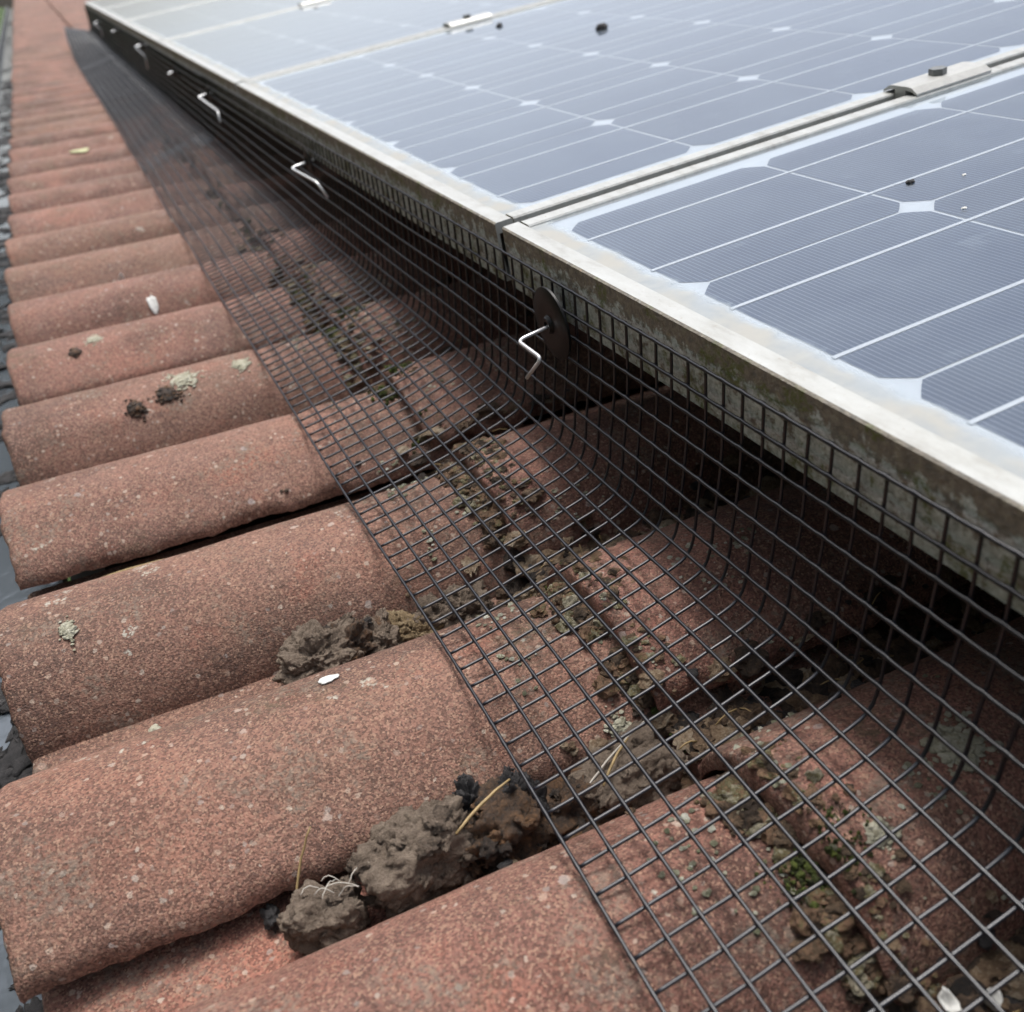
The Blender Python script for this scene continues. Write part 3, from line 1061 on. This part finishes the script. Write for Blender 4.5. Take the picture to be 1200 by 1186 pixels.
# broken leaf plates and fibres among the crumbs
for i, up in enumerate(pans[:10]):
    for k in range(46 if i < 6 else 18):
        v = rg.triangular(-0.13, 0.15, -0.02)
        u = up + rg.gauss(0, 0.010)
        s = rg.uniform(0.0025, 0.0075)
        bv, bf = blob((s, s * rg.uniform(0.5, 1.0), s * 0.10), 2, 9000 + i * 60 + k, 0.9, 2.4)
        rot = Matrix.Rotation(rg.uniform(0, 6.28), 3, 'Z') @ Matrix.Rotation(rg.uniform(-0.9, 0.9), 3, 'X')
        o_ = Vector((v, u, tile_height(v, u) + s * 0.4))
        deb.add([tuple(rot @ Vector(q) + o_) for q in bv], bf)
    for k in range(16 if i < 6 else 4):
        v = rg.triangular(-0.13, 0.12, -0.03)
        u = up + rg.gauss(0, 0.008)
        a = rg.uniform(0, 6.28)
        l = rg.uniform(0.006, 0.020)
        z = tile_height(v, u) + 0.003
        p0 = Vector((v, u, z))
        d_ = Vector((math.cos(a), math.sin(a) * 0.6, rg.uniform(-0.1, 0.3)))
        fib.tube([p0 + d_ * l * q + Vector((0, 0, 0.002 * math.sin(q * 3.1))) for q in (0, 0.33, 0.66, 1)], 0.00035, 4)
# grey green scurf on the head of the covered tiles
for i in range(5200):
    u = rg.uniform(-0.46, 0.45)
    v = NOSE[1] + rg.uniform(-0.05, 0.09)
    if noise.noise((u * 30, v * 30, 4.4)) + 0.5 * noise.noise((u * 80, v * 80, 1.4)) < 0.22:
        continue
    if tile_height(v, u) < CREST[0 if v < NOSE[1] else 1] + SLOPE * (v - NOSE[0 if v < NOSE[1] else 1]) - 0.03:
        continue
    s = rg.uniform(0.0005, 0.0015)
    scatter(scu, v, u, s, 0.3, 20000 + i, 1, 0.15)
# crust of moss and dirt on and under the upper course's nose
for i in range(6500):
    u = rg.uniform(-0.46, 0.5) if i < 5600 else rg.uniform(0.5, 1.6)
    patch = noise.noise((u * 16, 0.3, 8.1)) + 0.6 * noise.noise((u * 40, 1.3, 2.1))
    if patch < -0.20:
        continue
    k = rg.random()
    if k < 0.62:
        v = NOSE[1] - abs(rg.gauss(0, 0.006)) - 0.001
    else:
        v = NOSE[1] + abs(rg.gauss(0, 0.010)) + 0.001
    s = (0.0006 + 0.0034 * rg.random() ** 2.4) * (1.25 if k < 0.62 else 0.8)
    green = noise.noise((u * 23, 5.5, 1.7)) > 0.08 and rg.random() < 0.8
    if green:
        for q in range(5):
            scatter(mos, v + rg.gauss(0, s * 0.8) - 0.0006, u + rg.gauss(0, s * 0.9), s * rg.uniform(0.16, 0.36), 1.3, 30000 + i * 5 + q, 1, 0.8)
        continue
    scatter(cru, v, u, s, rg.uniform(0.45, 0.9) if k < 0.62 else 0.4, 6000 + i, 1 if s < 0.0026 else 2)
top('pan_debris', deb.mesh('pan_debris', MAT['crumbs']), (0, 0, 0), 'brown crumbs and rotten litter lying in the valleys under the mesh', kind='stuff')
top('black_grit', gri.mesh('black_grit', MAT['grime'], True), (0, 0, 0), 'black grit and grime in the tile valleys', kind='stuff')
top('moss_crust', cru.mesh('moss_crust', MAT['crust']), (0, 0, 0), 'brown mossy crust along the overlap of the tile courses', kind='stuff')
top('dry_fibres', fib.mesh('dry_fibres', MAT['straw'], True), (0, 0, 0), 'thin dry stalks and fibres mixed into the litter under the mesh', kind='stuff')
top('lichen_scurf', scu.mesh('lichen_scurf', MAT['scurf']), (0, 0, 0), 'grey green lichen scurf speckling the tiles under the mesh', kind='stuff')
top('moss', mos.mesh('moss', MAT['moss']), (0, 0, 0), 'green moss tufts along the overlap of the tile courses', kind='stuff')


# flat lichen, leaves, scraps
def flake(name, v, u, rv, ru, seed, mat, label, cat, th=0.0006, lift=0.0004, group=None, curl=0.0):
    b = MB()
    ns, nr = 22, 5
    for lay in (1, 0):
        for r_ in range(nr + 1):
            for k in range(ns):
                a = 2 * math.pi * k / ns
                e = 1 + 0.34 * noise.noise((math.cos(a) * 1.6 + seed, math.sin(a) * 1.6, 0.2)) + 0.16 * noise.noise((math.cos(a) * 5 + seed, math.sin(a) * 5, 0.7))
                f = r_ / nr
                x, y = rv * e * f * math.cos(a), ru * e * f * math.sin(a)
                z = tile_height(v + x, u + y) - tile_height(v, u)
                z += lift + (th * (1.1 - f ** 3) * (1 + 0.5 * noise.noise((x * 900, y * 900, seed))) if lay else -0.0006)
                z += curl * f * f * (1 + 0.6 * math.cos(2 * a + seed))
                b.v.append((x, y, z))
    m = (nr + 1) * ns
    for lay in (0, 1):
        for r_ in range(nr):
            for k in range(ns):
                k2 = (k + 1) % ns
                q = (lay * m + r_ * ns + k, lay * m + (r_ + 1) * ns + k, lay * m + (r_ + 1) * ns + k2, lay * m + r_ * ns + k2)
                b.f.append(q if lay == 0 else q[::-1])
    for k in range(ns):
        k2 = (k + 1) % ns
        b.f.append((nr * ns + k, m + nr * ns + k, m + nr * ns + k2, nr * ns + k2))
    return top(name, b.mesh(name, mat, True), (v, u, tile_height(v, u)), label, cat, group)


def patch(name, v, u, rv, ru, seed, mat, label, cat, n=90, smin=0.0004, smax=0.0014, flat=0.35, spread=0.5):
    rr = random.Random(seed)
    b = MB()
    for i in range(n):
        r_ = abs(rr.gauss(0, spread))
        a = rr.uniform(0, 6.283)
        r_ *= 1 + 0.5 * noise.noise((math.cos(a) * 1.7 + seed, math.sin(a) * 1.7, 0.4))
        x, y = rv * r_ * math.cos(a), ru * r_ * math.sin(a)
        s = rr.uniform(smin, smax) * max(0.45, 1.2 - r_ * 0.5)
        bv, bf = blob((s * rr.uniform(0.8, 1.6), s * rr.uniform(0.8, 1.6), s * flat), 1, seed * 50 + i, 0.6)
        z = tile_height(v + x, u + y) - tile_height(v, u) + s * flat * 0.2
        ang = rr.uniform(0, 6.28)
        ca, sa = math.cos(ang), math.sin(ang)
        b.add([(p * ca - q * sa + x, p * sa + q * ca + y, w_ + z) for p, q, w_ in bv], bf)
    return top(name, b.mesh(name, mat, True), (v, u, tile_height(v, u)), label, cat)


patch('lichen_patch', -0.2845, -0.053, 0.0042, 0.0075, 1, MAT['lichen'], 'small pale cream lichen spot on the roll near the gutter', 'lichen', 127, 0.0005, 0.0017)
patch('lichen_patch', -0.142, 0.241, 0.009, 0.012, 2, MAT['lichen'], 'cream lichen patch on a roll close to the mesh edge', 'lichen', 204, 0.0005, 0.0017)
patch('lichen_patch', -0.188, 0.240, 0.016, 0.016, 3, MAT['lichen'], 'wide buff lichen patch on the roll above two dark dirt spots', 'lichen', 316, 0.0005, 0.0017)
patch('lichen_patch', -0.245, 0.385, 0.009, 0.010, 4, MAT['lichen'], 'buff lichen patch on the roll below the white feather', 'lichen', 204, 0.0005, 0.0017)
flake('faded_leaf', -0.2026, 1.405, 0.016, 0.026, 5, MAT['leaf'], 'faded yellow green leaf lying on a far roll', 'leaf', 0.001, 0.002, None, 0.0005)
flake('white_scrap', -0.187, 0.495, 0.0048, 0.0075, 6, MAT['white'], 'white petal lying on a roll beside the mesh edge', 'petal', 0.001, 0.001, None, 0.0015)
flake('white_scrap', -0.210, 0.586, 0.0055, 0.012, 7, MAT['white'], 'white feather scrap with a stalk on a roll', 'feather', 0.001, 0.002, None, 0.007)
flake('white_scrap', -0.170, 1.034, 0.008, 0.020, 8, MAT['white'], 'white petal on a roll two rolls past the feather scrap', 'petal', 0.001, 0.001, None, 0.004)
flake('white_scrap', -0.178, -0.158, 0.0052, 0.0030, 9, MAT['white'], 'small white flake on the roll below the crumbly pile', 'flake', 0.0003, 0.0003, None, 0.0002)
flake('white_scrap', -0.046, -0.388, 0.0024, 0.0045, 10, MAT['white'], 'white scrap in the litter under the mesh', 'scrap', 0.001, 0.006, None, 0.004)
flake('white_scrap', -0.034, -0.392, 0.003, 0.0035, 12, MAT['white'], 'crumpled white bit beside dark litter under the mesh', 'scrap', 0.001, 0.005, None, 0.004)
patch('lichen_patch', 0.011, -0.330, 0.015, 0.014, 13, MAT['lichen'], 'grey green lichen patch on the roll under the panel edge', 'lichen', 300, 0.0005, 0.0017)
patch('lichen_patch', -0.036, -0.345, 0.006, 0.006, 14, MAT['lichen'], 'tiny pale lichen rosette above the mossy overlap', 'lichen', 156, 0.0005, 0.0017)
patch('lichen_patch', -0.0745, -0.232, 0.006, 0.007, 15, MAT['lichen'], 'pale lichen rosette under the mesh below the overlap', 'lichen', 156, 0.0005, 0.0017)
patch('dirt_spot', -0.203, 0.227, 0.009, 0.009, 16, MAT['litter'], 'larger dark dirt spot below the wide buff lichen patch', 'dirt spot', 204, 0.0008, 0.0024, 0.6)
patch('dirt_spot', -0.2265, 0.221, 0.007, 0.007, 17, MAT['litter'], 'smaller dark dirt spot nearer the gutter than its larger neighbour', 'dirt spot', 172, 0.0008, 0.0024, 0.6)
patch('dirt_spot', -0.262, 0.372, 0.005, 0.006, 18, MAT['litter'], 'single dark dirt spot on the roll next to the buff lichen', 'dirt spot', 140, 0.0008, 0.0024, 0.6)
clod('snail_dropping', -0.2325, -0.238, 0.003, (0.0032, 0.0052, 0.0042), 71, MAT['grime'], 'small shiny black dropping in the pan beside the chipped tile edge', 'dropping', 3, 0.5, 2.2)
clod('pebble', -0.262, -0.104, 0.001, (0.0030, 0.0035, 0.0022), 72, MAT['lichen'], 'tiny pale pebble in the pan close to the gutter', 'pebble', 3, 0.3)


def straw(v0, u0, z0, v1, u1, z1, rad, mat, label, bend=0.003, seed=0):
    a = Vector((v0, u0, tile_height(v0, u0) + z0))
    b = Vector((v1, u1, tile_height(v1, u1) + z1))
    pts = []
    for k in range(9):
        t = k / 8
        p = (b - a) * t
        p += Vector((0, bend * math.sin(math.pi * t), bend * 0.5 * math.sin(math.pi * t)))
        p += Vector((0.0006 * noise.noise((t * 6, seed, 1)), 0.0006 * noise.noise((t * 6, seed, 2)), 0))
        pts.append(p)
    rd = [rad * (0.6 + 0.4 * math.sin(math.pi * (0.15 + 0.8 * k / 8))) for k in range(9)]
    return top('straw', MB().tube(pts, rd, 6).mesh('straw', mat, True), tuple(a), label, 'straw')


straw(-0.289, 0.046, 0.003, -0.225, 0.040, 0.006, 0.0011, MAT['straw'], 'long dry straw lying in the gap under a tile edge near the gutter', 0.002, 1)
straw(-0.158, -0.258, 0.030, -0.130, -0.246, 0.033, 0.0007, MAT['straw'], 'golden straw leaning across the dark litter lump', 0.001, 2)
straw(-0.098, -0.262, 0.027, -0.078, -0.247, 0.030, 0.0006, MAT['straw'], 'pale straw on the mud clod under the mesh', 0.001, 3)
straw(-0.105, -0.257, 0.022, -0.068, -0.243, 0.031, 0.0005, MAT['fibre'], 'thin pale stalk beside the straw under the mesh', 0.001, 4)
straw(-0.226, -0.252, 0.004, -0.206, -0.234, 0.020, 0.0005, MAT['straw'], 'thin bent stalk rising beside the fibrous clod', 0.004, 5)
for i in range(7):
    rr = random.Random(40 + i)
    va, ua = -0.2085 + rr.uniform(-0.010, 0.010), -0.255 + rr.uniform(-0.006, 0.006)
    straw(va, ua, 0.026, va + rr.uniform(0.006, 0.014), ua + rr.uniform(-0.007, 0.007), 0.0255, 0.00022, MAT['fibre'], 'pale fibre in the tuft on the smaller mud clod', 0.002, 10 + i)['group'] = 'fibres on the smaller clod'
straw(-0.216, 0.584, 0.003, -0.237, 0.575, 0.003, 0.0009, MAT['fibre'], 'stalk of the feather scrap on the roll', 0.001, 6)


# specks on the glass
def speck(v, u, s, mat, label, flat=0.4):
    bv, bf = blob((s, s * 0.8, s * flat), 2, v * 90 + u * 7)
    return top('dirt_speck', mesh('dirt_speck', bv, bf, mat, True), (v, u, PANEL_W0 + FH - 0.0014 + s * flat * 0.3), label, 'speck', 'specks lying on the glass')


speck(0.1746, -0.1235, 0.0024, MAT['grime'], 'black speck on the near panel beside the first cell diamond')
speck(0.1959, -0.137, 0.0012, MAT['white'], 'white speck on the near panel between two busbars')
speck(0.1621, -0.1708, 0.0013, MAT['white'], 'white speck on the near panel right of the cell diamond')
speck(0.352, 0.520, 0.0055, MAT['grime'], 'round black speck in the middle of the second panel', 0.8)
speck(0.3207, 0.7265, 0.0040, MAT['grime'], 'round black speck beside the second mid clamp', 0.8)
speck(0.0070, -0.2155, 0.0022, MAT['litter'], 'brown crumb on the white rim of the near panel')
speck(0.0271, -0.0055, 0.0026, MAT['ochre'], 'tan crumb caught in the frame corner beside the first seam')
